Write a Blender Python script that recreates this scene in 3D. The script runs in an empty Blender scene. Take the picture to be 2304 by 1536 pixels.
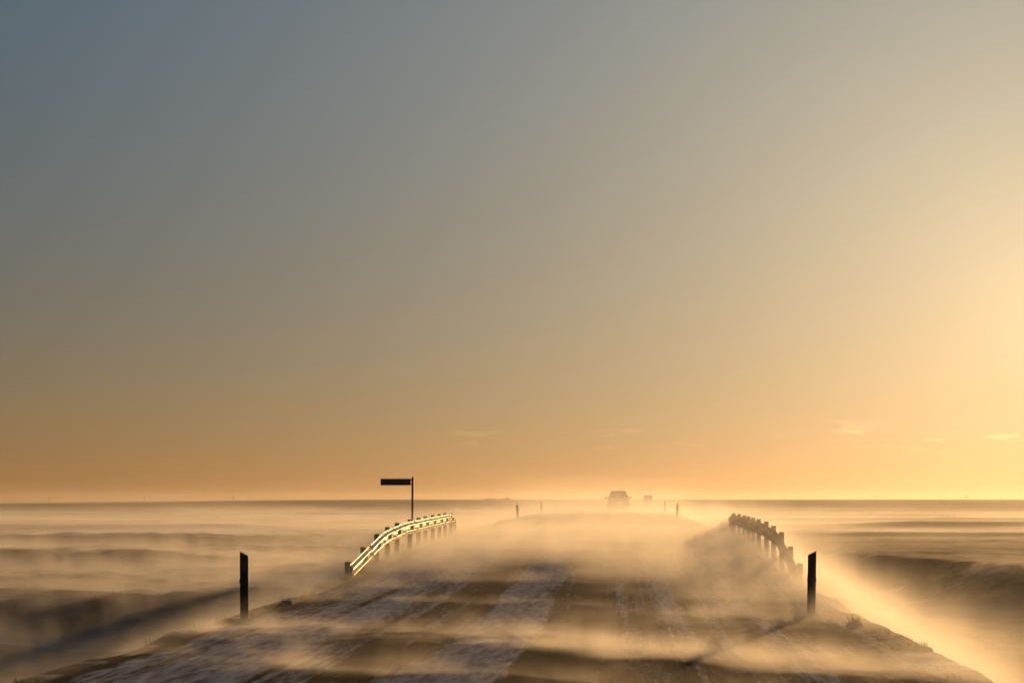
import bpy, bmesh, math, random
import numpy as np
from mathutils import Vector, Matrix

random.seed(7)
R = math.radians
sc = bpy.context.scene
COL = sc.collection

# ------------------------------------------------------------------ camera, sky, sun, exposure
YAW = math.atan(243 / 3600)            # the road runs along +Y; the lens looks a little to its left
PITCH = math.atan(356 / 3600)
cam = bpy.data.cameras.new('camera')
cam.lens, cam.sensor_width = 56.25, 36.0
cam.clip_start, cam.clip_end = 0.1, 60000
cam_ob = bpy.data.objects.new('camera', cam)
cam_ob.location = (0, 0, 1.77)
cam_ob.rotation_euler = (math.pi / 2 + PITCH, 0, YAW)
COL.objects.link(cam_ob)
sc.camera = cam_ob

SUN_AZ, SUN_EL = R(16.0), R(6.2)       # right of the road direction, low over the plain
SKY_STRENGTH = 0.05
SKY_LOW, SKY_HIGH = (0.615, 0.408, 0.400), (0.450, 0.815, 1.060)   # dusty warm air near the horizon, clear cold air above
AUREOLE, AUREOLE_DEG = (0.870, 0.620, 0.305), 14.0     # light scattered forward round the sun by airborne ice
SUN_STRENGTH, SUN_COLOR = 3.8, (1.0, 0.56, 0.21)

world = bpy.data.worlds.new('World')
sc.world = world
world.use_nodes = True
wt = world.node_tree
sky_n = wt.nodes.new('ShaderNodeTexSky')
sky_n.sky_type = 'NISHITA'
sky_n.sun_disc = False
sky_n.sun_elevation, sky_n.sun_rotation = SUN_EL, SUN_AZ
sky_n.air_density, sky_n.dust_density, sky_n.ozone_density = 1.0, 0.1, 1.0
bg = wt.nodes['Background']
bg.inputs[1].default_value = SKY_STRENGTH

sun = bpy.data.lights.new('sun', 'SUN')
sun.energy, sun.color, sun.angle = SUN_STRENGTH, SUN_COLOR, R(0.9)
sun_ob = bpy.data.objects.new('sun', sun)
SUN_DIR = Vector((math.sin(SUN_AZ) * math.cos(SUN_EL), math.cos(SUN_AZ) * math.cos(SUN_EL), math.sin(SUN_EL)))
sun_ob.rotation_euler = SUN_DIR.to_track_quat('Z', 'Y').to_euler()
sun_ob.location = SUN_DIR * 40
COL.objects.link(sun_ob)

sc.view_settings.view_transform = 'Standard'
sc.view_settings.look = 'None'
sc.view_settings.exposure = 0.0
sc.view_settings.gamma = 1.0
sc.view_settings.use_curve_mapping = False
sc.render.engine = 'CYCLES'
sc.cycles.use_denoising = True
sc.cycles.volume_bounces = 0
sc.cycles.max_bounces = 3
sc.cycles.diffuse_bounces = 1
sc.cycles.glossy_bounces = 2
sc.cycles.transparent_max_bounces = 16
sc.cycles.volume_max_steps = 512
sc.cycles.volume_step_rate = 1.9
sc.cycles.use_adaptive_sampling = True
sc.cycles.adaptive_threshold = 0.06
sc.cycles.adaptive_min_samples = 16

# ------------------------------------------------------------------ node helpers
class S:
    """a scalar socket with arithmetic"""
    def __init__(self, tree, sock):
        self.t, self.s = tree, sock
    def op(self, op, *args, clamp=False):
        n = self.t.nodes.new('ShaderNodeMath')
        n.operation = op
        n.use_clamp = clamp
        for k, a in enumerate((self,) + args):
            if isinstance(a, S): self.t.links.new(a.s, n.inputs[k])
            else: n.inputs[k].default_value = a
        return S(self.t, n.outputs[0])
    def __add__(self, o): return self.op('ADD', o)
    __radd__ = __add__
    def __sub__(self, o): return self.op('SUBTRACT', o)
    def __rsub__(self, o): return (self * -1.0) + o
    def __mul__(self, o): return self.op('MULTIPLY', o)
    __rmul__ = __mul__
    def __truediv__(self, o): return self.op('DIVIDE', o)
    def abs(self): return self.op('ABSOLUTE')
    def exp(self): return self.op('EXPONENT')
    def max(self, o): return self.op('MAXIMUM', o)
    def min(self, o): return self.op('MINIMUM', o)
    def pow(self, o): return self.op('POWER', o)
    def step(self, a, b):
        """smooth 0..1 between a and b (a may exceed b)"""
        n = self.t.nodes.new('ShaderNodeMapRange')
        n.interpolation_type = 'SMOOTHSTEP'
        lo, hi, flip = (a, b, False) if a < b else (b, a, True)
        n.inputs['From Min'].default_value, n.inputs['From Max'].default_value = lo, hi
        n.inputs['To Min'].default_value, n.inputs['To Max'].default_value = (1, 0) if flip else (0, 1)
        self.t.links.new(self.s, n.inputs['Value'])
        return S(self.t, n.outputs['Result'])
    def gauss(self, c, w):
        d = (self - c) / w
        return (d * d * -1.0).exp()
    def curve(self, pts):
        """piecewise linear function of this value through (x, y) points"""
        x0, x1 = pts[0][0], pts[-1][0]
        n = self.t.nodes.new('ShaderNodeFloatCurve')
        c = n.mapping.curves[0]
        n.mapping.use_clip = False
        for k, (x, y) in enumerate(pts):
            p = ((x - x0) / (x1 - x0), y)
            if k == 0: c.points[0].location = p
            elif k == len(pts) - 1: c.points[-1].location = p
            else: c.points.new(*p)
        for p in c.points: p.handle_type = 'VECTOR'
        n.mapping.update()
        v = ((self - x0) / (x1 - x0)).op('ADD', 0.0, clamp=True)
        self.t.links.new(v.s, n.inputs['Value'])
        return S(self.t, n.outputs['Value'])

def combine(t, x, y, z):
    n = t.nodes.new('ShaderNodeCombineXYZ')
    for k, a in enumerate((x, y, z)):
        if isinstance(a, S): t.links.new(a.s, n.inputs[k])
        else: n.inputs[k].default_value = a
    return n.outputs[0]

def noise(t, vec, scale=1.0, detail=3.0, rough=0.5, dist=0.0):
    n = t.nodes.new('ShaderNodeTexNoise')
    n.noise_dimensions = '3D'
    t.links.new(vec, n.inputs['Vector'])
    n.inputs['Scale'].default_value = scale
    n.inputs['Detail'].default_value = detail
    n.inputs['Roughness'].default_value = rough
    n.inputs['Distortion'].default_value = dist
    return S(t, n.outputs[0])

def position(t, geo=False):
    p = t.nodes.new('GeometryNodeInputPosition' if geo else 'ShaderNodeNewGeometry')
    s = t.nodes.new('ShaderNodeSeparateXYZ')
    t.links.new(p.outputs[0], s.inputs[0])
    return [S(t, s.outputs[k]) for k in range(3)]

def mix_rgb(t, fac, a, b):
    n = t.nodes.new('ShaderNodeMix')
    n.data_type = 'RGBA'
    for s, v in ((n.inputs[0], fac), (n.inputs[6], a), (n.inputs[7], b)):
        if isinstance(v, S): t.links.new(v.s, s)
        elif hasattr(v, 'is_linked'): t.links.new(v, s)
        elif isinstance(v, tuple): s.default_value = (*v, 1)
        else: s.default_value = v
    return n.outputs[2]

MATS = {}
def material(name, color, rough=0.8, metal=0.0, var=0.25, scale=6.0, bump=0.0, spec=0.5):
    m = bpy.data.materials.new(name)
    m.use_nodes = True
    t = m.node_tree
    b = t.nodes['Principled BSDF']
    tc = t.nodes.new('ShaderNodeTexCoord')
    f = noise(t, tc.outputs['Object'], scale, 4, 0.6).step(0.3, 0.7)
    dark = tuple(c * (1 - var) for c in color)
    t.links.new(mix_rgb(t, f, dark, tuple(color)), b.inputs['Base Color'])
    b.inputs['Roughness'].default_value = rough
    b.inputs['Metallic'].default_value = metal
    b.inputs['Specular IOR Level'].default_value = spec
    if bump:
        bn = t.nodes.new('ShaderNodeBump')
        bn.inputs['Strength'].default_value = bump
        bn.inputs['Distance'].default_value = 0.02
        t.links.new(f.s, bn.inputs['Height'])
        t.links.new(bn.outputs[0], b.inputs['Normal'])
    MATS[name] = m
    return m

# ------------------------------------------------------------------ sky colour response and thin low clouds
def build_sky():
    t = wt
    tint = t.nodes.new('ShaderNodeMix')
    tint.data_type, tint.blend_type = 'RGBA', 'MULTIPLY'
    tint.inputs[0].default_value = 1.0
    t.links.new(sky_n.outputs[0], tint.inputs[6])
    # small flat cloud wisps low over the horizon
    tc = t.nodes.new('ShaderNodeTexCoord')
    sp = t.nodes.new('ShaderNodeSeparateXYZ')
    t.links.new(tc.outputs['Generated'], sp.inputs[0])
    x, y, z = [S(t, sp.outputs[k]) for k in range(3)]
    t.links.new(mix_rgb(t, z.op('ARCSINE').step(0.0, R(25)), SKY_LOW, SKY_HIGH), tint.inputs[7])
    cosine = (x * SUN_DIR.x + y * SUN_DIR.y + z * SUN_DIR.z).min(1.0).max(-1.0)
    glow = (cosine.op('ARCCOSINE') * (-1.0 / R(AUREOLE_DEG))).exp()
    gl = t.nodes.new('ShaderNodeVectorMath')
    gl.operation = 'SCALE'
    gl.inputs[0].default_value = tuple(c / SKY_STRENGTH for c in AUREOLE)
    t.links.new(glow.s, gl.inputs['Scale'])
    ad = t.nodes.new('ShaderNodeVectorMath')
    ad.operation = 'ADD'
    t.links.new(tint.outputs[2], ad.inputs[0])
    t.links.new(gl.outputs[0], ad.inputs[1])
    az = x.op('ARCTAN2', y)
    n = noise(t, combine(t, az * 26.0, z * 150.0, 3.7), 1.0, 5, 0.6).step(0.53, 0.72)
    band = z.gauss(0.039, 0.008)
    amt = n * band * az.step(-0.22, -0.02) * 0.30
    lift = t.nodes.new('ShaderNodeMix')
    lift.data_type, lift.blend_type = 'RGBA', 'MULTIPLY'
    t.links.new(amt.s, lift.inputs[0])
    t.links.new(ad.outputs[0], lift.inputs[6])
    lift.inputs[7].default_value = (1.9, 1.85, 1.9, 1)
    lift.clamp_result = False
    t.links.new(lift.outputs[2], bg.inputs[0])
build_sky()

# ------------------------------------------------------------------ object helpers
def link(name, mesh, mat=None, parent=None):
    o = bpy.data.objects.new(name, mesh)
    COL.objects.link(o)
    if mat is not None and not mesh.materials: mesh.materials.append(mat)
    if parent is not None: o.parent = parent
    return o

def tag(o, label=None, cat=None, group=None, kind=None):
    if label: o['label'] = label
    if cat: o['category'] = cat
    if group: o['group'] = group
    if kind: o['kind'] = kind
    return o

def empty(name, loc=(0, 0, 0), rz=0.0):
    o = bpy.data.objects.new(name, None)
    o.location = loc
    o.rotation_euler = (0, 0, rz)
    COL.objects.link(o)
    return o

def copy_tree(o, parent=None):
    c = o.copy()
    COL.objects.link(c)
    c.parent = parent
    for ch in list(o.children): copy_tree(ch, c)
    return c

def mesh_of(verts, faces, name='mesh', smooth=False):
    me = bpy.data.meshes.new(name)
    me.from_pydata([tuple(v) for v in verts], [], faces)
    me.update()
    if smooth: me.shade_smooth()
    return me

def bm_mesh(bm, name='mesh', smooth=False):
    me = bpy.data.meshes.new(name)
    bm.normal_update()
    bm.to_mesh(me)
    bm.free()
    if smooth: me.shade_smooth()
    return me

def add_box(bm, lo, hi, bevel=0.0, taper=None):
    """axis-aligned box; taper = (sx, sy) scales the top face"""
    cx, cy = (lo[0] + hi[0]) / 2, (lo[1] + hi[1]) / 2
    vs = []
    for z in (lo[2], hi[2]):
        for x, y in ((lo[0], lo[1]), (hi[0], lo[1]), (hi[0], hi[1]), (lo[0], hi[1])):
            if taper and z == hi[2]:
                x, y = cx + (x - cx) * taper[0], cy + (y - cy) * taper[1]
            vs.append(bm.verts.new((x, y, z)))
    fs = [bm.faces.new([vs[k] for k in f]) for f in ((3, 2, 1, 0), (4, 5, 6, 7), (0, 1, 5, 4), (1, 2, 6, 5), (2, 3, 7, 6), (3, 0, 4, 7))]
    if bevel:
        es = list({e for f in fs for e in f.edges})
        bmesh.ops.bevel(bm, geom=es, offset=bevel, segments=2, affect='EDGES', profile=0.6)

def box_mesh(lo, hi, bevel=0.0, taper=None):
    bm = bmesh.new()
    add_box(bm, lo, hi, bevel, taper)
    return bm_mesh(bm)

def add_tube(bm, pts, rads, n=10):
    rings = []
    for k, p in enumerate(pts):
        p = Vector(p)
        d = (Vector(pts[min(k + 1, len(pts) - 1)]) - Vector(pts[max(k - 1, 0)])).normalized()
        a = d.orthogonal().normalized()
        b = d.cross(a)
        rings.append([bm.verts.new(p + (a * math.cos(2 * math.pi * i / n) + b * math.sin(2 * math.pi * i / n)) * rads[k]) for i in range(n)])
    for r0, r1 in zip(rings, rings[1:]):
        for i in range(n): bm.faces.new((r0[i], r0[(i + 1) % n], r1[(i + 1) % n], r1[i]))
    bm.faces.new(list(reversed(rings[0])))
    bm.faces.new(rings[-1])

def tube_mesh(pts, rads, n=10):
    bm = bmesh.new()
    add_tube(bm, pts, rads, n)
    return bm_mesh(bm, smooth=False)

# ------------------------------------------------------------------ terrain heights (metres; z = 0 is the road where the camera stands)
def hash2(ix, iy, seed):
    h = (ix.astype(np.int64) * 374761393 + iy.astype(np.int64) * 668265263 + seed * 982451653) & 0x7fffffff
    h = ((h ^ (h >> 13)) * 1274126177) & 0x7fffffff
    h = h ^ (h >> 16)
    return (h & 0xffff) / 65535.0

def vnoise(x, y, seed=0):
    ix, iy = np.floor(x), np.floor(y)
    fx, fy = x - ix, y - iy
    fx, fy = fx * fx * fx * (fx * (6 * fx - 15) + 10), fy * fy * fy * (fy * (6 * fy - 15) + 10)
    a, b = hash2(ix, iy, seed), hash2(ix + 1, iy, seed)
    c, d = hash2(ix, iy + 1, seed), hash2(ix + 1, iy + 1, seed)
    return (a * (1 - fx) + b * fx) * (1 - fy) + (c * (1 - fx) + d * fx) * fy - 0.5

def fbm(x, y, seed=0, octs=4, gain=0.5):
    s, a = 0, 1.0
    for k in range(octs):
        s = s + a * vnoise(x, y, seed + 17 * k)
        x, y, a = x * 2.03, y * 2.03, a * gain
    return s

def sstep(v, a, b):
    k = np.clip((v - a) / (b - a), 0, 1)
    return k * k * (3 - 2 * k)

ROAD_Y = [-200, 30, 35, 40, 45, 56, 75, 91, 105, 117, 133, 160, 200, 300, 1000, 9000]
ROAD_Z = [0, 0.02, 0.12, 0.33, 0.46, 0.58, 0.73, 0.83, 0.90, 0.89, 0.72, 0.2, -0.35, -0.55, -0.6, -0.6]
def road_z(y):
    return sum(np.interp(y + d, ROAD_Y, ROAD_Z) for d in (-4, -2, 0, 2, 4)) / 5
def road_x(y):
    return np.where(y < 150, -1.25, -1.25 + 0.00009 * np.clip(y - 150, 0, None) ** 2)
SHOULDER = 5.05

def bank_y(x):
    """where the far bank of the low ground tops out"""
    left = 43.5 + 1.6 * np.sin(x * 0.23) + 0.05 * (x + 16) ** 2 * 0.2
    right = np.interp(x, [5, 8.7, 15.6, 25, 60], [100, 88, 62, 52, 46])
    return np.where(x < -1.25, left, right)

def plain_z(x, y):
    u = x / np.maximum(y, 1.0)
    z = -0.72 + 0 * x
    low = sstep(bank_y(x) - y, 0.0, np.where(x < -1.25, 7.0, 16.0))
    z = z - low * np.where(x < -1.25, 0.95, 1.45)
    # long low swells and eroded banks lying across the wind
    for (cy, w, h, x0, x1) in ((58, 3.2, 0.42, -40, -15), (92, 5.0, 0.42, -60, -22), (70, 5, 0.22, -30, -9), (128, 8, 0.4, -90, -30), (112, 5, 0.30, 14, 60), (150, 9, 0.45, 24, 90), (190, 11, 0.4, 10, 120), (240, 14, 0.5, -140, 150)):
        yc = cy + 0.10 * (x - (x0 + x1) / 2) * (1 if x1 < 0 else -0.5) + 3.0 * vnoise(x * 0.06, x * 0 + cy, 5)
        prof = np.exp(-np.where(y < yc, (y - yc) / (w * 0.35), (y - yc) / (w * 1.6)) ** 2)
        z = z + h * prof * sstep(x, x0 - 5, x0 + 4) * sstep(-x, -x1 - 4, -x1 + 5)
    fade = sstep(y, 10, 40) * (1 - 0.6 * sstep(y, 200, 800))
    z = z + fade * (np.where(x > 0, 0.14, 0.30) * fbm(x * 0.045, y * 0.07, 3) + np.where(x > 0, 0.06, 0.16) * fbm(x * 0.35, y * 0.5, 9, 3))
    z = z + np.where(x < -6, 0.16, 0.05) * fbm(x * 1.1, y * 1.3, 11, 3) * (1 - sstep(y, 90, 160))
    # very far: the land falls away to the left and lifts a little ahead
    far = sstep(y, 900, 4500)
    z = z + far * (3.5 - 13.0 * sstep(-u, 0.17, 0.42))
    return z

def ground_z(x, y):
    x, y = np.asarray(x, float), np.asarray(y, float)
    u = np.abs(x - road_x(y))
    top = road_z(y) - 0.022 * np.minimum(u, SHOULDER) - 0.12 * (1 - sstep(u, 4.25, 4.7))
    edge = SHOULDER + 0.35 * fbm(x * 0.0 + np.sign(x - road_x(y)) * 7, y * 0.35, 21, 3)
    over = np.clip(u - edge, 0, None)
    slope = top - over * 0.55 - 0.10 * sstep(over, 0, 0.5) + 0.10 * fbm(x * 0.8, y * 0.8, 31, 3) * sstep(over, 0, 0.6)
    pz = plain_z(x, y)
    k = 0.35
    m = np.maximum(slope, pz)
    blend = np.where(over > 0, m + k * 0.25 * np.clip(1 - np.abs(slope - pz) / k, 0, 1) ** 2, top)
    return blend
def gz(x, y): return float(ground_z(np.array([x]), np.array([y]))[0])

# ------------------------------------------------------------------ materials of the setting
def ground_material():
    m = bpy.data.materials.new('snow_and_heath')
    m.use_nodes = True
    t = m.node_tree
    b = t.nodes['Principled BSDF']
    x, y, z = position(t)
    nn = t.nodes.new('ShaderNodeNewGeometry')
    sp = t.nodes.new('ShaderNodeSeparateXYZ')
    t.links.new(nn.outputs['Normal'], sp.inputs[0])
    ny = S(t, sp.outputs[1])
    # drift fields: how much of the ground the snow covers, by distance down the plain
    cover = y.curve([(0, 0.50), (30, 0.40), (42, 0.30), (60, 0.40), (95, 0.42), (140, 0.50), (240, 0.52), (310, 0.45), (380, 0.32), (700, 0.33), (1200, 0.28), (5000, 0.25)])
    near = noise(t, combine(t, x * 0.16, y * 0.42, 0.0), 1.0, 6, 0.62)
    farn = noise(t, combine(t, x * 0.012, y * 0.05, 4.0), 1.0, 6, 0.6)
    k = y.step(60, 160)
    n = near * (1.0 - k) + farn * k
    bare = (ny * -1.0).step(0.05, 0.30) * 0.16          # less snow on bank faces turned towards the camera
    bank = x.step(6.0, 9.0) * y.step(115, 85) * 0.07
    mask = (n - bare - bank - 0.75 + cover * 0.5).step(-0.05, 0.10)
    soil_n = noise(t, combine(t, x * 2.2, y * 2.2, z * 2.2), 1.0, 5, 0.65)
    soil = mix_rgb(t, soil_n.step(0.3, 0.7), (0.022, 0.014, 0.008), (0.075, 0.048, 0.026))
    snow_n = noise(t, combine(t, x * 0.9, y * 2.5, z), 1.0, 5, 0.6)
    snow = mix_rgb(t, snow_n.step(0.3, 0.7), (0.56, 0.56, 0.60), (0.80, 0.80, 0.82))
    t.links.new(mix_rgb(t, mask, soil, snow), b.inputs['Base Color'])
    b.inputs['Roughness'].default_value = 0.95
    b.inputs['Specular IOR Level'].default_value = 0.05
    bn = t.nodes.new('ShaderNodeBump')
    bn.inputs['Strength'].default_value = 0.6
    bn.inputs['Distance'].default_value = 0.08
    t.links.new((soil_n * (1.0 - mask * 0.7) + snow_n * 0.3).s, bn.inputs['Height'])
    t.links.new(bn.outputs[0], b.inputs['Normal'])
    return m

def road_material():
    m = bpy.data.materials.new('gravel_with_packed_snow')
    m.use_nodes = True
    t = m.node_tree
    b = t.nodes['Principled BSDF']
    x, y, z = position(t)
    wob = noise(t, combine(t, x * 0.2, y * 0.12, 1.0), 1.0, 3) * 0.9 - 0.45
    xx = x + wob
    band = xx.curve([(-6.6, 0.10), (-6.1, 0.05), (-5.7, 0.12), (-5.4, 0.62), (-4.6, 0.70), (-3.7, 0.62), (-3.1, 0.36), (-2.5, 0.14), (-2.25, 0.30), (-2.05, 0.86), (-1.35, 0.88), (-1.1, 0.30), (-0.8, 0.08), (-0.1, 0.30), (0.7, 0.44), (1.3, 0.32), (2.0, 0.50), (2.5, 0.16), (3.0, 0.38), (3.6, 0.20), (4.2, 0.10)])
    streak = noise(t, combine(t, x * 2.6, y * 0.06, 0.0), 1.0, 6, 0.62)
    patch = noise(t, combine(t, x * 0.6, y * 0.16, 2.0), 1.0, 4, 0.55)
    fine = noise(t, combine(t, x * 9.0, y * 1.8, 0.0), 1.0, 4, 0.6)
    lines = noise(t, combine(t, x * 9.0, y * 0.05, 5.0), 1.0, 3, 0.6)
    v = band + (streak - 0.5) * 1.5 + (patch - 0.5) * 0.8 + (fine - 0.5) * 0.6 + (lines - 0.5) * 0.5
    mask = v.step(0.26, 0.70)
    grit = noise(t, combine(t, x * 26.0, y * 26.0, z), 1.0, 4, 0.7)
    grav = mix_rgb(t, grit.step(0.35, 0.7), (0.012, 0.0075, 0.004), (0.046, 0.027, 0.014))
    snow = mix_rgb(t, (fine + streak * 0.5 - 0.25).step(0.3, 0.7), (0.17, 0.17, 0.19), (0.50, 0.51, 0.56))
    t.links.new(mix_rgb(t, mask, grav, snow), b.inputs['Base Color'])
    b.inputs['Roughness'].default_value = 0.95
    b.inputs['Specular IOR Level'].default_value = 0.04
    bn = t.nodes.new('ShaderNodeBump')
    bn.inputs['Strength'].default_value = 0.8
    bn.inputs['Distance'].default_value = 0.03
    t.links.new((mask * 0.6 + grit * 0.35 + fine * 0.5).s, bn.inputs['Height'])
    t.links.new(bn.outputs[0], b.inputs['Normal'])
    return m

# ------------------------------------------------------------------ ground sheet, road, far headland
def graded(stops):
    out = [stops[0][0]]
    for (a, s0), (b, s1) in zip(stops, stops[1:]):
        v = a
        while v < b - 1e-6:
            f = (v - a) / (b - a)
            v = min(b, v + s0 * (s1 / s0) ** f)
            out.append(v)
    return np.array(out)

def sheet(name, xs, ys, zfun, mat):
    X, Y = np.meshgrid(xs, ys)
    Z = zfun(X, Y)
    nx, ny = len(xs), len(ys)
    co = np.stack([X.ravel(), Y.ravel(), Z.ravel()], 1)
    i = np.arange(nx * ny).reshape(ny, nx)
    f = np.stack([i[:-1, :-1], i[:-1, 1:], i[1:, 1:], i[1:, :-1]], -1).reshape(-1, 4)
    me = bpy.data.meshes.new(name)
    me.vertices.add(len(co))
    me.vertices.foreach_set('co', co.ravel())
    me.loops.add(f.size)
    me.loops.foreach_set('vertex_index', f.ravel().astype(np.int32))
    me.polygons.add(len(f))
    me.polygons.foreach_set('loop_start', np.arange(0, f.size, 4, dtype=np.int32))
    me.update()
    me.validate()
    me.shade_smooth()
    return link(name, me, mat)

gx = graded([(-5000, 700), (-400, 60), (-60, 2.5), (-26, 0.45), (-8, 0.22), (6, 0.22), (20, 0.45), (60, 2.5), (400, 60), (5000, 700)])
gy = graded([(-40, 4), (6, 0.35), (16, 0.22), (64, 0.32), (130, 0.8), (300, 4), (1000, 30), (7000, 700)])
ground = tag(sheet('ground', gx, gy, ground_z, ground_material()), kind='structure')

def road_surface(X, Y):
    u = X - road_x(Y)
    z = road_z(Y) - 0.022 * np.abs(u) + 0.02
    near = 1 - sstep(Y, 45, 80)
    rut = -0.022 * (np.exp(-((u + 0.95) / 0.35) ** 2) + np.exp(-((u - 1.0) / 0.4) ** 2) + np.exp(-((u + 2.5) / 0.4) ** 2) + np.exp(-((u - 2.6) / 0.4) ** 2))
    z = z + near * (rut + 0.014 * fbm(X * 3.0, Y * 0.9, 51, 4) + 0.02 * fbm(X * 0.7, Y * 0.35, 57, 3))
    edge = np.clip(np.abs(u) - 4.45, 0, None)
    return z - edge * 0.14
def road_sheet():
    ys = graded([(-40, 3), (6, 0.25), (12, 0.10), (40, 0.16), (70, 0.6), (200, 4), (700, 20)])
    us = np.linspace(-4.75, 4.75, 110)
    U, Y = np.meshgrid(us, ys)
    wig = 0.22 * fbm(np.sign(U) * 5, Y * 0.5, 61, 3) * np.clip(np.abs(U) - 3.9, 0, 1)
    X = U + road_x(Y) + np.sign(U) * wig
    Z = road_surface(X, Y)
    nx, ny = len(us), len(ys)
    co = np.stack([X.ravel(), Y.ravel(), Z.ravel()], 1)
    i = np.arange(nx * ny).reshape(ny, nx)
    f = np.stack([i[:-1, :-1], i[:-1, 1:], i[1:, 1:], i[1:, :-1]], -1).reshape(-1, 4)
    me = bpy.data.meshes.new('road')
    me.from_pydata(co.tolist(), [], f.tolist())
    me.update()
    me.shade_smooth()
    return tag(link('road', me, road_material()), kind='structure')
road = road_sheet()

def headland():
    """low flat-topped headland with one small peak, far across the plain"""
    d = 4300.0
    prof = [(-368, 2.0), (-362, 9), (-356, 10.5), (-345, 8.5), (-332, 7.5), (-318, 7.5), (-308, 9.5), (-303, 16.5), (-298, 10), (-290, 6), (-278, 1.5)]
    xs = np.linspace(-372, -270, 90)
    zs = np.interp(xs, [p[0] for p in prof], [p[1] for p in prof]) + 0.5 * fbm(xs * 0.2, xs * 0, 3, 3)
    V, F = [], []
    rows = [(-60, -0.1), (-18, 0.75), (0, 1.0), (30, 0.8), (90, -0.1)]
    for dy, k in rows:
        for x, z in zip(xs, zs): V.append((x, d + dy, -2.0 + (z * 0.6 + 2.0) * max(k, 0) - (6 if k < 0 else 0)))
    n = len(xs)
    for r in range(len(rows) - 1):
        for i in range(n - 1): F.append((r * n + i, r * n + i + 1, (r + 1) * n + i + 1, (r + 1) * n + i))
    tag(link('hill', mesh_of(V, F, 'hill', True), material('far_rock', (0.06, 0.045, 0.035), 0.9, scale=0.05)), kind='structure')
headland()

# ------------------------------------------------------------------ guard rails of the bridge
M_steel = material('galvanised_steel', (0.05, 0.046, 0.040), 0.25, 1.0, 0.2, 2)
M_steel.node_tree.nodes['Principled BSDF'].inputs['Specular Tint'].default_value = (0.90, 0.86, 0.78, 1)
M_dull = material('shaded_rail_steel', (0.025, 0.021, 0.018), 0.85, 0.0, 0.25, 6, 0.0, 0.1)  # darker, duller copy of the rail steel; backlit shade put into the colour
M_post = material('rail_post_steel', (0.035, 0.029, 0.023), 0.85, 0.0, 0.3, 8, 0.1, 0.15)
M_trough_plate = material('trough_plate_steel', (0.05, 0.045, 0.04), 0.6, 0.2, 0.2, 10)

BEAM = [(0.335, 0.014), (0.322, 0.000), (0.308, 0.006), (0.286, 0.036), (0.264, 0.068), (0.254, 0.079), (0.244, 0.083), (0.234, 0.079), (0.224, 0.068), (0.203, 0.036), (0.183, 0.010), (0.168, 0.003), (0.152, 0.010), (0.132, 0.036), (0.111, 0.068), (0.101, 0.079), (0.091, 0.083), (0.081, 0.079), (0.071, 0.068), (0.049, 0.036), (0.027, 0.006), (0.013, 0.000), (0.0, 0.014)]

def guard_rail(side, path, posts, label, steel):
    """side +1: the road lies towards +x. path: (x, y, z of the beam's top edge)"""
    root = empty('guard_rail', (path[0][0], path[0][1], gz(path[0][0], path[0][1])))
    org = Vector(root.location)
    ys = [p[1] for p in path]
    def at(y):
        # smooth through the path points
        f = lambda k: sum(float(np.interp(y + d, ys, [p[k] for p in path])) for d in (-0.5, -0.25, 0, 0.25, 0.5)) / 5
        return Vector((f(0), y, f(2)))
    cuts = [ys[0]] + [p + 0.45 for p in posts[1:-1]] + [ys[-1]]
    for k, (a, b) in enumerate(zip(cuts, cuts[1:])):
        lap = 0.10 if k < len(cuts) - 2 else 0.0
        st = np.linspace(a, b + lap, 8)
        V, F = [], []
        n = len(BEAM)
        for y in st:
            p, q = at(y - 0.05), at(y + 0.05)
            t = (q - p).normalized()
            up = Vector((0, 0, 1))
            out = t.cross(up).normalized() * side           # towards the road
            if out.x * side < 0: out = -out
            up2 = out.cross(t).normalized()
            if up2.z < 0: up2 = -up2
            c = at(y) - org + out * (0.0015 * (k % 2))
            for v, o in BEAM: V.append(c + up2 * (v - 0.335) + out * (o + 0.055))
            for v, o in BEAM: V.append(c + up2 * (v - 0.335) + out * (o + 0.051))
        m = 2 * n
        for s in range(len(st) - 1):
            for i in range(n - 1):
                F.append((s * m + i, s * m + i + 1, (s + 1) * m + i + 1, (s + 1) * m + i))
                F.append((s * m + n + i + 1, s * m + n + i, (s + 1) * m + n + i, (s + 1) * m + n + i + 1))
            F.append((s * m, (s + 1) * m, (s + 1) * m + n, s * m + n))
            F.append((s * m + n - 1, s * m + m - 1, (s + 1) * m + m - 1, (s + 1) * m + n - 1))
        e = (len(st) - 1) * m
        for i in range(n - 1):
            F.append((i + 1, i, n + i, n + i + 1))
            F.append((e + i, e + i + 1, e + n + i + 1, e + n + i))
        link('rail_beam', mesh_of(V, F, 'rail_beam', True), steel, root)
    for y in posts:
        p = at(y)
        g = gz(p.x, y) - 0.35
        zt = p.z + 0.055
        w = 0.058
        bm = bmesh.new()
        add_box(bm, (p.x - w - side * 0.005 - org.x, y - 0.05 - org.y, g - org.z), (p.x + w - side * 0.005 - org.x, y + 0.05 - org.y, zt - org.z), 0.008)
        po = link('post', bm_mesh(bm), M_post, root)
        bm = bmesh.new()
        x0, x1 = p.x + side * 0.05 - org.x, p.x + side * 0.125 - org.x
        add_box(bm, (min(x0, x1), y - 0.15 - org.y, p.z - 0.215 - org.z), (max(x0, x1), y + 0.15 - org.y, p.z - 0.118 - org.z), 0.006)
        link('trough_plate', bm_mesh(bm), M_trough_plate, po)  # dark plate added to break the trough's bright line at each post
    tag(root, label, 'guard rail', 'guard rails of the bridge')
    return root

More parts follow.
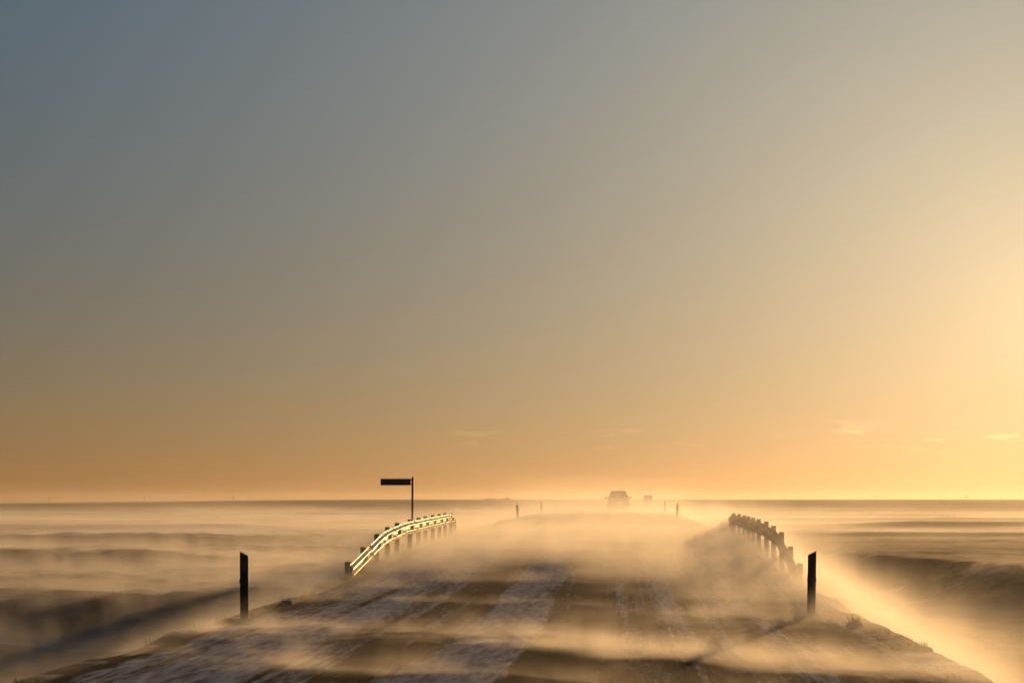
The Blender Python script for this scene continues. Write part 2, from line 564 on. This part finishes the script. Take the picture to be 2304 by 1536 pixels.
guard_rail(1, [(-6.02, 34.9, 0.30), (-5.97, 37.6, 0.68), (-5.94, 39.8, 0.98), (-5.92, 43.4, 1.15), (-5.9, 48, 1.21), (-5.9, 54.2, 1.28), (-5.93, 56.2, 1.27), (-6.06, 57.8, 1.08), (-6.3, 60.3, 0.62)],
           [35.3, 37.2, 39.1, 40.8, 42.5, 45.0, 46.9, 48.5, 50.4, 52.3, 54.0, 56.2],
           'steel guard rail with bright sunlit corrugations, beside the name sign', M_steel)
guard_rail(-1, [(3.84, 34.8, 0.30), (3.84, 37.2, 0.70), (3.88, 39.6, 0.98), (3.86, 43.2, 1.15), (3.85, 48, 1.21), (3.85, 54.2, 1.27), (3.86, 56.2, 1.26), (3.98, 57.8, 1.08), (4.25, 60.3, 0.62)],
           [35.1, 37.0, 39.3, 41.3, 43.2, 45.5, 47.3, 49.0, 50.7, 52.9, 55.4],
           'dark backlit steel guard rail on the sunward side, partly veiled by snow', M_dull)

# ------------------------------------------------------------------ roadside marker posts
M_marker = material('backlit_marker_plastic', (0.022, 0.013, 0.006), 0.7, 0.0, 0.3, 5, 0.05)  # backlit darkness put into the plastic's colour
M_refl = material('marker_reflector', (0.035, 0.02, 0.012), 0.4, 0.0, 0.1, 10)
M_collar = material('marker_collar', (0.03, 0.025, 0.02), 0.7)

def marker_mesh(h, w=0.135, d=0.055):
    # slanted top, highest on the side away from the road (-x); hollow-looking rounded back
    bm = bmesh.new()
    sec = [(-w / 2, -d * 0.15), (-w / 2 + 0.012, -d / 2), (w / 2 - 0.012, -d / 2), (w / 2, -d * 0.15), (w / 2 - 0.02, d / 2), (-w / 2 + 0.02, d / 2)]
    lo = [bm.verts.new((x, y, -0.3)) for x, y in sec]
    hi = [bm.verts.new((x, y, h - (x + w / 2) / w * 0.068)) for x, y in sec]
    n = len(sec)
    for i in range(n): bm.faces.new((lo[i], lo[(i + 1) % n], hi[(i + 1) % n], hi[i]))
    bm.faces.new(hi)
    bm.faces.new(list(reversed(lo)))
    bmesh.ops.bevel(bm, geom=[e for e in bm.edges], offset=0.003, segments=1, affect='EDGES')
    return bm_mesh(bm)
MARKER, MREFL, MCOL = marker_mesh(0.95), box_mesh((-0.03, -0.0345, 0.66), (0.03, -0.0265, 0.82), 0.004), box_mesh((-0.0705, -0.0305, 0.50), (0.0705, 0.0305, 0.56), 0.004)

def marker(x, y, h, lean, mirror, label):
    o = empty('marker_post', (x, y, max(gz(x, y), float(road_surface(np.array([x]), np.array([y]))[0]))))
    o.rotation_euler = (R(random.uniform(-2, 2)), R(lean), math.pi * 0 + (math.pi if mirror else 0))
    k = h / 0.95
    o.scale = (1, 1, k)
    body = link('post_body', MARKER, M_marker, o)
    link('reflector', MREFL, M_refl, body)
    link('collar', MCOL, M_collar, body)
    tag(o, label, 'marker post', 'slant-topped marker posts along the road')
marker(-5.86, 24.9, 1.06, -1.4, False, 'near dark marker post with slanted top, on the road edge below the sign')
marker(3.0, 25.9, 1.03, -1.8, True, 'near brown marker post with slanted top, in front of the backlit guard rail')
for x, y, h, lean, mir, lab in (
        (-5.75, 90, 0.80, -3, False, 'hazy marker post left of the road, nearest of the posts beyond the bridge'),
        (-5.7, 116, 0.86, -1, False, 'hazy marker post left of the road, second beyond the bridge'),
        (-5.65, 141, 0.98, 0, False, 'hazy marker post left of the road, third beyond the bridge'),
        (-5.6, 166, 1.05, 0, False, 'faintest farthest marker post left of the road beyond the bridge'),
        (3.2, 92, 0.80, -3, True, 'hazy marker post right of the car, the nearer of the two'),
        (3.2, 118, 0.88, -3, True, 'hazy marker post right of the car, the farther of the two')):
    marker(x, y, h, lean, mir, lab)

# ------------------------------------------------------------------ name sign
def name_sign():
    x, y = -7.28, 56.0
    g = gz(x, y)
    o = empty('name_sign', (x, y, g))
    top = 2.54 - g
    M_pole = material('sign_pole_steel', (0.09, 0.075, 0.06), 0.5, 0.4)
    M_panel = material('sign_panel_back', (0.055, 0.045, 0.04), 0.55, 0.2)
    pole = link('pole', tube_mesh([(0, 0, -0.5), (0, 0, top)], [0.036, 0.036], 14), M_pole, o)
    link('pole_cap', tube_mesh([(0, 0, top), (0, 0, top + 0.012), (0, 0, top + 0.03)], [0.041, 0.041, 0.02], 14), M_pole, pole)
    panel = link('panel', box_mesh((-1.12, -0.016, top - 0.26), (-0.062, 0.016, top - 0.03), 0.008), M_panel, o)
    for zz in (top - 0.075, top - 0.215):
        link('clamp', box_mesh((-0.075, -0.03, zz - 0.018), (0.042, 0.042, zz + 0.018), 0.004), M_pole, panel)
    link('rim', box_mesh((-1.126, -0.021, top - 0.266), (-1.105, 0.021, top - 0.024), 0.004), M_panel, panel)
    tag(o, 'dark flag-shaped road name sign on a thin pole behind the guard rail', 'sign')
name_sign()

# ------------------------------------------------------------------ car driving away
M_paint = material('car_paint', (0.05, 0.05, 0.055), 0.28, 0.3, 0.08, 3)
M_black = material('black_trim', (0.015, 0.015, 0.016), 0.5, 0, 0.1)
M_tyre = material('tyre_rubber', (0.02, 0.02, 0.02), 0.9, 0, 0.2)
M_rim = material('wheel_alloy', (0.4, 0.4, 0.4), 0.35, 1.0, 0.1)
M_seat = material('seat_cloth', (0.03, 0.03, 0.032), 0.9, 0, 0.2)
M_lamp = material('tail_lamp_red', (0.35, 0.02, 0.015), 0.25, 0, 0.05)
M_plate = material('plate_white', (0.7, 0.7, 0.68), 0.5, 0, 0.05)

def glass_material():
    m = bpy.data.materials.new('car_glass')
    m.use_nodes = True
    t = m.node_tree
    b = t.nodes['Principled BSDF']
    tr = t.nodes.new('ShaderNodeBsdfTransparent')
    tr.inputs[0].default_value = (0.72, 0.76, 0.74, 1)
    b.inputs['Base Color'].default_value = (0.02, 0.025, 0.025, 1)
    b.inputs['Roughness'].default_value = 0.05
    mx = t.nodes.new('ShaderNodeMixShader')
    mx.inputs[0].default_value = 0.15
    t.links.new(tr.outputs[0], mx.inputs[1])
    t.links.new(b.outputs[0], mx.inputs[2])
    t.links.new(mx.outputs[0], t.nodes['Material Output'].inputs[0])
    return m
M_glass = glass_material()

def loft(sections, cap=True):
    """sections: list of closed point rings of equal length"""
    bm = bmesh.new()
    rings = [[bm.verts.new(p) for p in s] for s in sections]
    n = len(rings[0])
    for a, b in zip(rings, rings[1:]):
        for i in range(n): bm.faces.new((a[i], a[(i + 1) % n], b[(i + 1) % n], b[i]))
    if cap:
        bm.faces.new(list(reversed(rings[0])))
        bm.faces.new(rings[-1])
    bmesh.ops.recalc_face_normals(bm, faces=bm.faces[:])
    return bm_mesh(bm, smooth=False)

def rounded(y, hw, z0, z1, r=0.12, tuck=0.06):
    pts = []
    for sx in (1, -1):
        seq = [(hw - tuck, z0), (hw - 0.01, z0 + r), (hw, (z0 + z1) / 2), (hw - 0.01, z1 - r), (hw - r * 0.8, z1)]
        if sx < 0: seq = list(reversed(seq))
        for x, z in seq: pts.append((sx * x, y, z))
    return pts

def wheel(parent, x, y, r, w):
    s = 1 if x > 0 else -1
    bm = bmesh.new()
    prof = [(r * 0.62, -w / 2), (r * 0.93, -w / 2), (r, -w / 2 + 0.03), (r, w / 2 - 0.03), (r * 0.93, w / 2), (r * 0.62, w / 2)]
    n = 24
    rings = [[bm.verts.new((px + 0, math.cos(2 * math.pi * i / n) * pr, math.sin(2 * math.pi * i / n) * pr)) for i in range(n)] for pr, px in prof]
    for a, b in zip(rings, rings[1:] + rings[:1]):
        for i in range(n): bm.faces.new((a[i], a[(i + 1) % n], b[(i + 1) % n], b[i]))
    bmesh.ops.recalc_face_normals(bm, faces=bm.faces[:])
    o = link('wheel', bm_mesh(bm, smooth=False), M_tyre, parent)
    o.location = (x, y, r)
    bm = bmesh.new()
    add_tube(bm, [(s * (w / 2 - 0.05), 0, 0), (s * (w / 2 - 0.02), 0, 0)], [r * 0.62, r * 0.6], 20)
    for k in range(5):
        a = 2 * math.pi * k / 5
        add_tube(bm, [(s * (w / 2 - 0.015), 0, 0), (s * (w / 2 - 0.015), math.cos(a) * r * 0.56, math.sin(a) * r * 0.56)], [0.03, 0.022], 6)
    link('rim', bm_mesh(bm), M_rim, o)

def car():
    x, y = -0.15, 131.0
    o = empty('car', (x, y, float(road_surface(np.array([x]), np.array([y + 1.3]))[0]) - 0.02), R(1.3))
    # lower body, rear at y = 0, nose at y = 4.5
    W = 0.92
    body = link('body', loft([rounded(0.0, W - 0.09, 0.42, 1.16), rounded(0.12, W - 0.02, 0.34, 1.26), rounded(0.7, W, 0.30, 1.29), rounded(2.2, W, 0.30, 1.25), rounded(3.2, W, 0.32, 1.20), rounded(4.1, W - 0.06, 0.36, 1.06), rounded(4.5, W - 0.2, 0.42, 0.9)]), M_paint, o)
    link('bumper', box_mesh((-0.86, -0.10, 0.38), (0.86, 0.04, 0.62), 0.05), M_black, body)
    link('number_plate', box_mesh((-0.26, -0.018, 0.80), (0.26, 0.006, 0.91), 0.004), M_plate, body)
    for s in (-1, 1):
        link('tail_light', box_mesh((s * 0.76 - 0.085, -0.03, 0.86), (s * 0.76 + 0.085, 0.10, 1.14), 0.02), M_lamp, body)
        link('headlight', box_mesh((s * 0.62 - 0.14, 4.30, 0.72), (s * 0.62 + 0.14, 4.47, 0.88), 0.03), M_plate, body)
    # cabin frame
    zb, zr_ = 1.24, 1.78
    wb, wr = 0.84, 0.62
    rear_b, rear_r, front_b, front_r = 0.10, 0.42, 3.15, 2.35
    roof = link('roof', loft([[(sx * (wr - 0.10), yy, zr_ - 0.06 + dz) for sx, dz in ((1, 0), (-1, 0), (-1, 0.05), (1, 0.05))] if False else
                             [(wr, yy, zr_ - 0.075), (wr - 0.03, yy, zr_ - 0.02), (wr - 0.16, yy, zt), (-wr + 0.16, yy, zt), (-wr + 0.03, yy, zr_ - 0.02), (-wr, yy, zr_ - 0.075)]
                             for yy, zt in ((rear_r - 0.06, zr_ - 0.01), (rear_r + 0.3, zr_ + 0.02), (1.5, zr_ + 0.02), (front_r, zr_ - 0.02))]), M_paint, o)
    for s in (-1, 1):
        link('roof_rail', tube_mesh([(s * (wr - 0.08), 0.55, zr_ + 0.0), (s * (wr - 0.08), 0.7, zr_ + 0.05), (s * (wr - 0.08), 2.0, zr_ + 0.05), (s * (wr - 0.08), 2.15, zr_)], [0.016] * 4, 8), M_black, roof)
        def pillar(yb, yr, w):
            a, b = Vector((s * wb, yb, zb - 0.03)), Vector((s * (wr - 0.02), yr, zr_ - 0.06))
            link('pillar', loft([[(p.x - s * 0.07, p.y - w / 2, p.z), (p.x, p.y - w / 2, p.z), (p.x, p.y + w / 2, p.z), (p.x - s * 0.07, p.y + w / 2, p.z)] for p in (a, b)]), M_paint, o)
        pillar(rear_b + 0.08, rear_r, 0.16)
        pillar(1.05, 1.08, 0.10)
        pillar(2.0, 1.95, 0.10)
        pillar(front_b, front_r, 0.11)
        def pane(y0b, y1b, y0r, y1r):
            xb, xr = s * (wb - 0.03), s * (wr - 0.05)
            q = [(xb, y0b, zb), (xb, y1b, zb), (xr, y1r, zr_ - 0.06), (xr, y0r, zr_ - 0.06)]
            q2 = [(px - s * 0.006, py, pz) for px, py, pz in q]
            link('side_window', loft([q, q2]), M_glass, o)
        pane(0.27, 1.0, 0.52, 1.03); pane(1.11, 1.94, 1.14, 1.9); pane(2.06, 3.08, 2.01, 2.3)
        mir = link('door_mirror', box_mesh((s * 1.02 - 0.10, 2.72, 1.20), (s * 1.02 + 0.10, 2.86, 1.36), 0.03), M_paint, o)
        link('mirror_arm', box_mesh((s * 0.88 - 0.06, 2.76, 1.21), (s * 0.88 + 0.06, 2.82, 1.25), 0.006), M_black, mir)
        seat = link('front_seat', box_mesh((s * 0.36 - 0.24, 1.75, 0.7), (s * 0.36 + 0.24, 1.95, 1.34), 0.05), M_seat, o)
        link('headrest', box_mesh((s * 0.36 - 0.12, 1.78, 1.36), (s * 0.36 + 0.12, 1.90, 1.54), 0.04), M_seat, seat)
        rs = link('rear_headrest', box_mesh((s * 0.34 - 0.11, 0.98, 1.28), (s * 0.34 + 0.11, 1.08, 1.40), 0.03), M_seat, o)
    q = [(-wb + 0.08, rear_b + 0.02, zb), (wb - 0.08, rear_b + 0.02, zb), (wr - 0.08, rear_r - 0.02, zr_ - 0.10), (-wr + 0.08, rear_r - 0.02, zr_ - 0.10)]
    link('rear_window', loft([q, [(a, b + 0.006, c) for a, b, c in q]]), M_glass, o)
    link('rear_header', loft([[(-wr + 0.04, rear_r - 0.04, zr_ - 0.12), (wr - 0.04, rear_r - 0.04, zr_ - 0.12), (wr - 0.04, rear_r - 0.04, zr_ - 0.02), (-wr + 0.04, rear_r - 0.04, zr_ - 0.02)], [(-wr + 0.04, rear_r + 0.05, zr_ - 0.10), (wr - 0.04, rear_r + 0.05, zr_ - 0.10), (wr - 0.04, rear_r + 0.05, zr_ - 0.02), (-wr + 0.04, rear_r + 0.05, zr_ - 0.02)]]), M_paint, o)
    q = [(-wb + 0.06, front_b, zb), (wb - 0.06, front_b, zb), (wr - 0.06, front_r + 0.02, zr_ - 0.07), (-wr + 0.06, front_r + 0.02, zr_ - 0.07)]
    link('windscreen', loft([q, [(a, b + 0.006, c) for a, b, c in q]]), M_glass, o)
    for wx in (-0.80, 0.80):
        for wy in (0.85, 3.55): wheel(o, wx, wy, 0.36, 0.24)
    tag(o, 'dark car seen from behind, half veiled by snow on the road crest', 'car')
car()

def truck():
    x, y = 8.0, 470.0
    o = empty('box_truck', (x, y, gz(x, y)), R(-3))
    M_box = material('truck_box_panel', (0.16, 0.15, 0.14), 0.6)
    box = link('cargo_box', box_mesh((-1.25, 0, 0.95), (1.25, 6.2, 3.75), 0.06), M_box, o)
    for s in (-1, 1):
        link('rear_door', box_mesh((s * 0.61 - 0.58, -0.03, 1.02), (s * 0.61 + 0.58, 0.01, 3.66), 0.015), M_box, box)
        link('tail_light', box_mesh((s * 0.98 - 0.15, -0.04, 0.72), (s * 0.98 + 0.15, 0.06, 0.86), 0.02), M_lamp, o)
        for wy in (1.2, 7.1): wheel(o, s * 1.02, wy, 0.5, 0.32)
    link('chassis', box_mesh((-0.5, 0.1, 0.6), (0.5, 8.2, 0.93), 0.02), M_black, o)
    cab = link('cab', box_mesh((-1.15, 6.35, 0.7), (1.15, 8.3, 2.95), 0.18, (0.94, 0.9)), M_paint, o)
    link('windscreen', box_mesh((-1.0, 8.22, 1.75), (1.0, 8.3, 2.6), 0.02), M_glass, cab)
    tag(o, 'hazy boxy truck far ahead on the road, to the right of the car', 'truck')
truck()

# ------------------------------------------------------------------ power poles on the horizon
M_wood = material('weathered_pole_wood', (0.05, 0.04, 0.032), 0.9)
POLE = tube_mesh([(0, 0, -1), (0, 0, 9.0)], [0.24, 0.18], 10)
ARM = box_mesh((-1.5, -0.12, 8.1), (1.5, 0.12, 8.36), 0.03)
INS = tube_mesh([(0, 0, 0), (0, 0, 0.3), (0, 0, 0.42)], [0.07, 0.09, 0.04], 8)
for k, (px, d, lab) in enumerate(((90, 1900, 'tiny power pole on the horizon, leftmost of them all'), (312, 1900, 'tiny power pole on the horizon, second from the left edge'),
                            (518, 1900, 'tiny power pole on the horizon between the left edge and the sign'), (1760, 2000, 'tiny power pole on the horizon above the backlit guard rail'),
                            (1960, 2000, 'tiny power pole on the horizon above and right of the near brown post'), (2155, 2000, 'tiny power pole on the horizon, rightmost near the sun glow'))):
    x = (px - 1395) / 3600 * d
    o = empty('power_pole', (x, d, gz(x, d) - (2.6 if k > 2 else 1.2)), R(random.uniform(-20, 20)))
    p = link('pole', POLE, M_wood, o)
    a = link('cross_arm', ARM, M_wood, o)
    for ix in (-1.3, 0.5, 1.3):
        i = link('insulator', INS, M_wood, a)
        i.location = (ix, 0, 8.36)
    tag(o, lab, 'power pole', 'power poles along the horizon')

# ------------------------------------------------------------------ grass on the road edges, tussocks
M_grass = material('dry_grass', (0.075, 0.05, 0.024), 0.9, 0, 0.5, 2)
def blades(V, F, x, y, z, n, h, spread, lean):
    for _ in range(n):
        a, rr = random.uniform(0, 6.283), spread * math.sqrt(random.random())
        bx, by = x + math.cos(a) * rr, y + math.sin(a) * rr
        hh = h * random.uniform(0.45, 1.15)
        dx = lean + random.uniform(-0.5, 0.5) * 0.8 + math.cos(a) * 0.3
        dy = random.uniform(-0.4, 0.4)
        w = random.uniform(0.0025, 0.006)
        q = random.uniform(0, 3.14)
        wx, wy = math.cos(q) * w, math.sin(q) * w
        i = len(V)
        V += [(bx - wx, by - wy, z - 0.03), (bx + wx, by + wy, z - 0.03), (bx + dx * hh * 0.35 - wx * 0.7, by + dy * hh * 0.3 - wy * 0.7, z + hh * 0.6), (bx + dx * hh * 0.35 + wx * 0.7, by + dy * hh * 0.3 + wy * 0.7, z + hh * 0.6), (bx + dx * hh, by + dy * hh, z + hh)]
        F += [(i, i + 1, i + 3, i + 2), (i + 2, i + 3, i + 4)]

def verge_grass():
    V, F = [], []
    for _ in range(70):                                  # sunward verge
        y = 13 + 24 * random.random() ** 1.1
        x = 3.45 + random.gauss(0, 0.28) + 0.35 * math.sin(y * 0.9)
        blades(V, F, x, y, gz(x, y), 16, random.uniform(0.03, 0.09), 0.14, -0.8)
    for _ in range(22):                                  # far verge
        y = 14 + 26 * random.random()
        x = -6.05 + random.gauss(0, 0.16)
        blades(V, F, x, y, gz(x, y), 14, random.uniform(0.03, 0.10), 0.12, -0.5)
    for _ in range(900):                                  # banks and heath beyond the ditch
        y = random.uniform(38, 62)
        x = random.choice((random.uniform(-24, -9), random.uniform(7, 18)))
        if abs(y - float(bank_y(np.array([x]))[0])) > 3.5 and random.random() < 0.75: continue
        blades(V, F, x, y, gz(x, y), 9, random.uniform(0.06, 0.2), 0.25, -0.5)
    tag(link('grass', mesh_of(V, F, 'grass'), M_grass), 'dry dark grass along the road verges and banks', 'grass', kind='stuff')
verge_grass()

M_sod = material('dark_sod', (0.05, 0.033, 0.017), 0.95, 0, 0.5, 9, 0.6)
def tussock(x, y, r, h, n, label):
    g = gz(x, y)
    o = empty('grass_tussock', (x, y, g))
    bm = bmesh.new()
    bmesh.ops.create_icosphere(bm, subdivisions=3, radius=1.0)
    for v in bm.verts:
        c = v.co
        k = 1 + 0.35 * float(fbm(np.array([c.x * 2.1 + x * 7]), np.array([c.y * 2.1 + c.z * 1.7 + y]), 77, 3)[0])
        v.co = Vector((c.x * r * k, c.y * r * k, c.z * h * 0.45 * k))
    mound = link('sod', bm_mesh(bm, smooth=True), M_sod, o)
    V, F = [], []
    blades(V, F, 0, 0, h * 0.25, n, h * 0.8, r * 0.85, -0.4)
    link('blades', mesh_of(V, F, 'blades'), M_grass, o)
    tag(o, label, 'grass', 'wind-bent tussocks beside the road')
tussock(3.12, 28.2, 0.17, 0.24, 60, 'wispy grass tussock left of the near brown marker post')
tussock(3.42, 24.1, 0.14, 0.20, 36, 'grass tussock with stray stalks just right of the near brown marker post')
tussock(3.62, 20.6, 0.26, 0.10, 90, 'dark rounded tussock on the crest of the sunward verge')
tussock(6.0, 25.6, 0.17, 0.14, 40, 'small isolated tussock on the bright drifted slope')
tussock(6.05, 30.0, 0.14, 0.10, 30, 'tiny dark clod high on the bright drifted slope')
tussock(4.75, 20.3, 0.20, 0.16, 60, 'tussock low on the drifted slope near the bottom edge')
tussock(5.15, 19.6, 0.24, 0.18, 70, 'wide tussock in the lower right corner of the drifted slope')
tussock(-5.9, 28.2, 0.13, 0.18, 30, 'rounded sod clump on the road edge right of the near dark post')
tussock(-5.75, 30.4, 0.20, 0.16, 30, 'low long sod clump on the road edge short of the sunlit rail')

# ------------------------------------------------------------------ blowing snow: real volumes of airborne snow hugging the ground
def snow_material(name, dens, color=(0.98, 0.97, 0.96), g=0.50, even=False):
    m = bpy.data.materials.new(name)
    m.use_nodes = True
    t = m.node_tree
    t.nodes.remove(t.nodes['Principled BSDF'])
    v = t.nodes.new('ShaderNodeVolumePrincipled')
    v.inputs['Color'].default_value = (*color, 1)
    v.inputs['Density'].default_value = dens
    v.inputs['Anisotropy'].default_value = g
    t.links.new(v.outputs[0], t.nodes['Material Output'].inputs['Volume'])
    m.cycles.volume_sampling = 'DISTANCE'
    if even:
        v.inputs['Density Attribute'].default_value = ''
        m.cycles.homogeneous_volume = True
    return m

def drift_volume(name, lo, hi, res, step, clip, field, label, fade_in=None, fade_out=None):
    vol = bpy.data.volumes.new(name)
    o = bpy.data.objects.new(name, vol)
    COL.objects.link(o)
    m = snow_material(name + '_air', 1.0)
    vol.materials.append(m)
    vol.render.step_size = step
    vol.render.clipping = clip
    t = bpy.data.node_groups.new(name, 'GeometryNodeTree')
    t.interface.new_socket('Geometry', in_out='INPUT', socket_type='NodeSocketGeometry')
    t.interface.new_socket('Geometry', in_out='OUTPUT', socket_type='NodeSocketGeometry')
    gi, go = t.nodes.new('NodeGroupInput'), t.nodes.new('NodeGroupOutput')
    vc = t.nodes.new('GeometryNodeVolumeCube')
    vc.inputs['Min'].default_value, vc.inputs['Max'].default_value = lo, hi
    for k, a in enumerate(('Resolution X', 'Resolution Y', 'Resolution Z')): vc.inputs[a].default_value = res[k]
    x, y, z = position(t, True)
    oi = t.nodes.new('GeometryNodeObjectInfo')
    oi.inputs[0].default_value = ground
    oi.transform_space = 'ORIGINAL'
    rc = t.nodes.new('GeometryNodeRaycast')
    t.links.new(oi.outputs['Geometry'], rc.inputs['Target Geometry'])
    t.links.new(combine(t, x, y, 60.0), rc.inputs['Source Position'])
    rc.inputs['Ray Direction'].default_value = (0, 0, -1)
    rc.inputs['Ray Length'].default_value = 120
    sp = t.nodes.new('ShaderNodeSeparateXYZ')
    t.links.new(rc.outputs['Hit Position'], sp.inputs[0])
    h = (z - S(t, sp.outputs[2])).max(-0.3)
    edge = x.step(lo[0], lo[0] + 2) * x.step(hi[0], hi[0] - 2) * y.step(*(fade_in or (lo[1], lo[1] + 3))) * z.step(hi[2], hi[2] - 0.25)
    if fade_out: edge = edge * y.step(*fade_out)
    d = field(t, x, y, z, h) * edge
    t.links.new(d.s, vc.inputs['Density'])
    sm = t.nodes.new('GeometryNodeSetMaterial')
    sm.inputs['Material'].default_value = m
    t.links.new(vc.outputs[0], sm.inputs[0])
    t.links.new(sm.outputs[0], go.inputs[0])
    md = o.modifiers.new('blowing snow', 'NODES')
    md.node_group = t
    return tag(o, label, 'blowing snow', kind='stuff')

def near_field(t, x, y, z, h):
    # wisps: noise drawn out along the wind, which blows across the road
    wx, wy = x * 0.93 - y * 0.37, y * 0.93 + x * 0.37
    n1 = noise(t, combine(t, wx * 0.20, wy * 0.55, z * 0.7), 1.0, 4, 0.55, 0.6)
    n2 = noise(t, combine(t, wx * 0.6, wy * 1.5, z * 2.0), 1.0, 4, 0.62, 0.5)
    n3 = noise(t, combine(t, wx * 1.3, wy * 4.5, z * 5.0), 1.0, 3, 0.6, 0.4)
    n = n1 * 0.46 + n2 * 0.31 + n3 * 0.23
    far = (y + (n1 - 0.5) * 14.0 + (n2 - 0.5) * 8.0 + (x + 1.2).max(0.0).min(3.6) * 2.4 + (x * -1.0 - 2.6).max(0.0).min(4.0) * 1.3).step(30.5, 39.5)
    # sheets of drift crossing the road, with clear road between them
    yy = y + (n2 - 0.5) * 3.0 + (n1 - 0.5) * 5.0 + x.max(-6.0).min(4.0) * 0.62
    bands = yy.gauss(19.6, 1.1) * 1.0 + yy.gauss(15.5, 0.5) * 0.8 + yy.gauss(26.5, 0.7) * 0.25
    puff = noise(t, combine(t, wx * 1.1, wy * 1.4, 9.0), 1.0, 4, 0.6, 0.6).step(0.36, 0.66)
    lee = x.step(2.4, 4.4) * x.step(9.5, 6.0)                                 # streaming down the lee bank
    left = x.step(-5.4, -6.6)
    near = bands * n.step(0.45, 0.56) * 2.7 + n.step(0.57, 0.64) * 0.06
    spill = x.gauss(-7.1, 0.95) * n.step(0.36, 0.56) * 0.42 # off the windward shoulder
    near = near * (1.0 - lee) * (1.0 - left) + lee * (n.step(0.42, 0.58) * 0.085 + 0.004) + left * (n.step(0.52, 0.68) * 0.07) + spill
    open_r = x.step(5.5, 9.0)
    back = (n.step(0.36, 0.56) * 0.50 + 0.025) * (1.0 - left * 0.40) * (1.0 - open_r * 0.85) * (1.0 - x.step(3.4, 5.2) * y.step(60, 40) * 0.45)
    near = near * (1.0 - open_r * 0.7)
    near = near + (x - 1.3).gauss(0.0, 1.5) * y.gauss(23.5, 3.4) * n.step(0.38, 0.56) * 0.40
    dens = near * (1.0 - far) + back * far
    H = 0.05 + puff * (0.15 + far * 0.27 + lee * 0.17) + n1.step(0.38, 0.66) * 0.06 + far * 0.10 + lee * 0.12
    fall = ((h.max(0.0) / H).pow(1.6) * -1.0).exp() * h.step(-0.12, 0.0)
    airy = x.step(4.0, 9.0) * (n1.step(0.38, 0.62) * 0.020 + 0.002) * ((h / 0.9) * -1.0).exp() * h.step(-0.12, 0.0)
    return dens * fall + airy * h.step(2.2, 1.2)

def mid_field(t, x, y, z, h):
    n1 = noise(t, combine(t, x * 0.045, y * 0.10, z * 0.3), 1.0, 4, 0.55, 0.5)
    n2 = noise(t, combine(t, x * 0.14, y * 0.30, z * 0.8), 1.0, 3, 0.55, 0.5)
    n = n1 * 0.65 + n2 * 0.35
    rd = (x + 1.0).abs().step(16, 7)
    plume = (x + 0.5).gauss(0, 9.0) * y.gauss(120, 26)     # snow thrown up round the car
    lee = x.step(4, 9) * y.step(150, 80)
    dens = (n.step(0.40, 0.63) * 0.048 + 0.003 + rd * 0.014 + rd * y.gauss(93, 14) * 0.018) * (1.0 - lee * 0.75) * (1.0 - y.step(170, 240) * 0.45) + plume * 0.009
    H = 0.40 + n1.step(0.35, 0.7) * 0.45 + plume * 0.15
    return dens * ((h / H) * -1.0).exp() * h.step(-0.4, 0.0)

def far_field(t, x, y, z, h):
    n = noise(t, combine(t, x * 0.010, y * 0.014, z * 0.1), 1.0, 5, 0.6, 0.5)
    dens = n.step(0.50, 0.66) * 0.0018 * y.step(800, 300)
    H = 0.8 + n.step(0.4, 0.7) * 0.8
    return dens * ((h / H) * -1.0).exp() * h.step(-1.5, 0.0)

drift_volume('drifting_snow', (-15.5, 10, -2.4), (10.5, 37.2, 1.6), (300, 280, 66), 0.55, 0.004, near_field, 'low wisps of blowing snow streaming across the nearest road surface', (10, 12), (37, 34))
drift_volume('drifting_snow', (-27, 33.8, -2.4), (19, 64, 2.0), (270, 180, 56), 0.80, 0.004, near_field, 'low veil of blowing snow across the bridge and its banks', (34, 37))
drift_volume('drifting_snow', (-110, 61, -2.2), (75, 262, 3.6), (200, 220, 40), 2.6, 0.0012, mid_field, 'veil of blowing snow round the car and over the middle plain')
drift_volume('drifting_snow', (-620, 255, -2.6), (420, 1500, 4.0), (160, 160, 20), 16.0, 0.0002, far_field, 'thin streaks of blowing snow over the distant plain')

# ------------------------------------------------------------------ the air
hz = link('haze', box_mesh((-5200, -60, -14), (5200, 7200, 26)))
hz.data.materials.append(snow_material('haze_air', 0.00005, (0.96, 0.93, 0.88), 0.55, True))
tag(hz, 'thin golden haze over the whole plain', 'haze', kind='stuff')
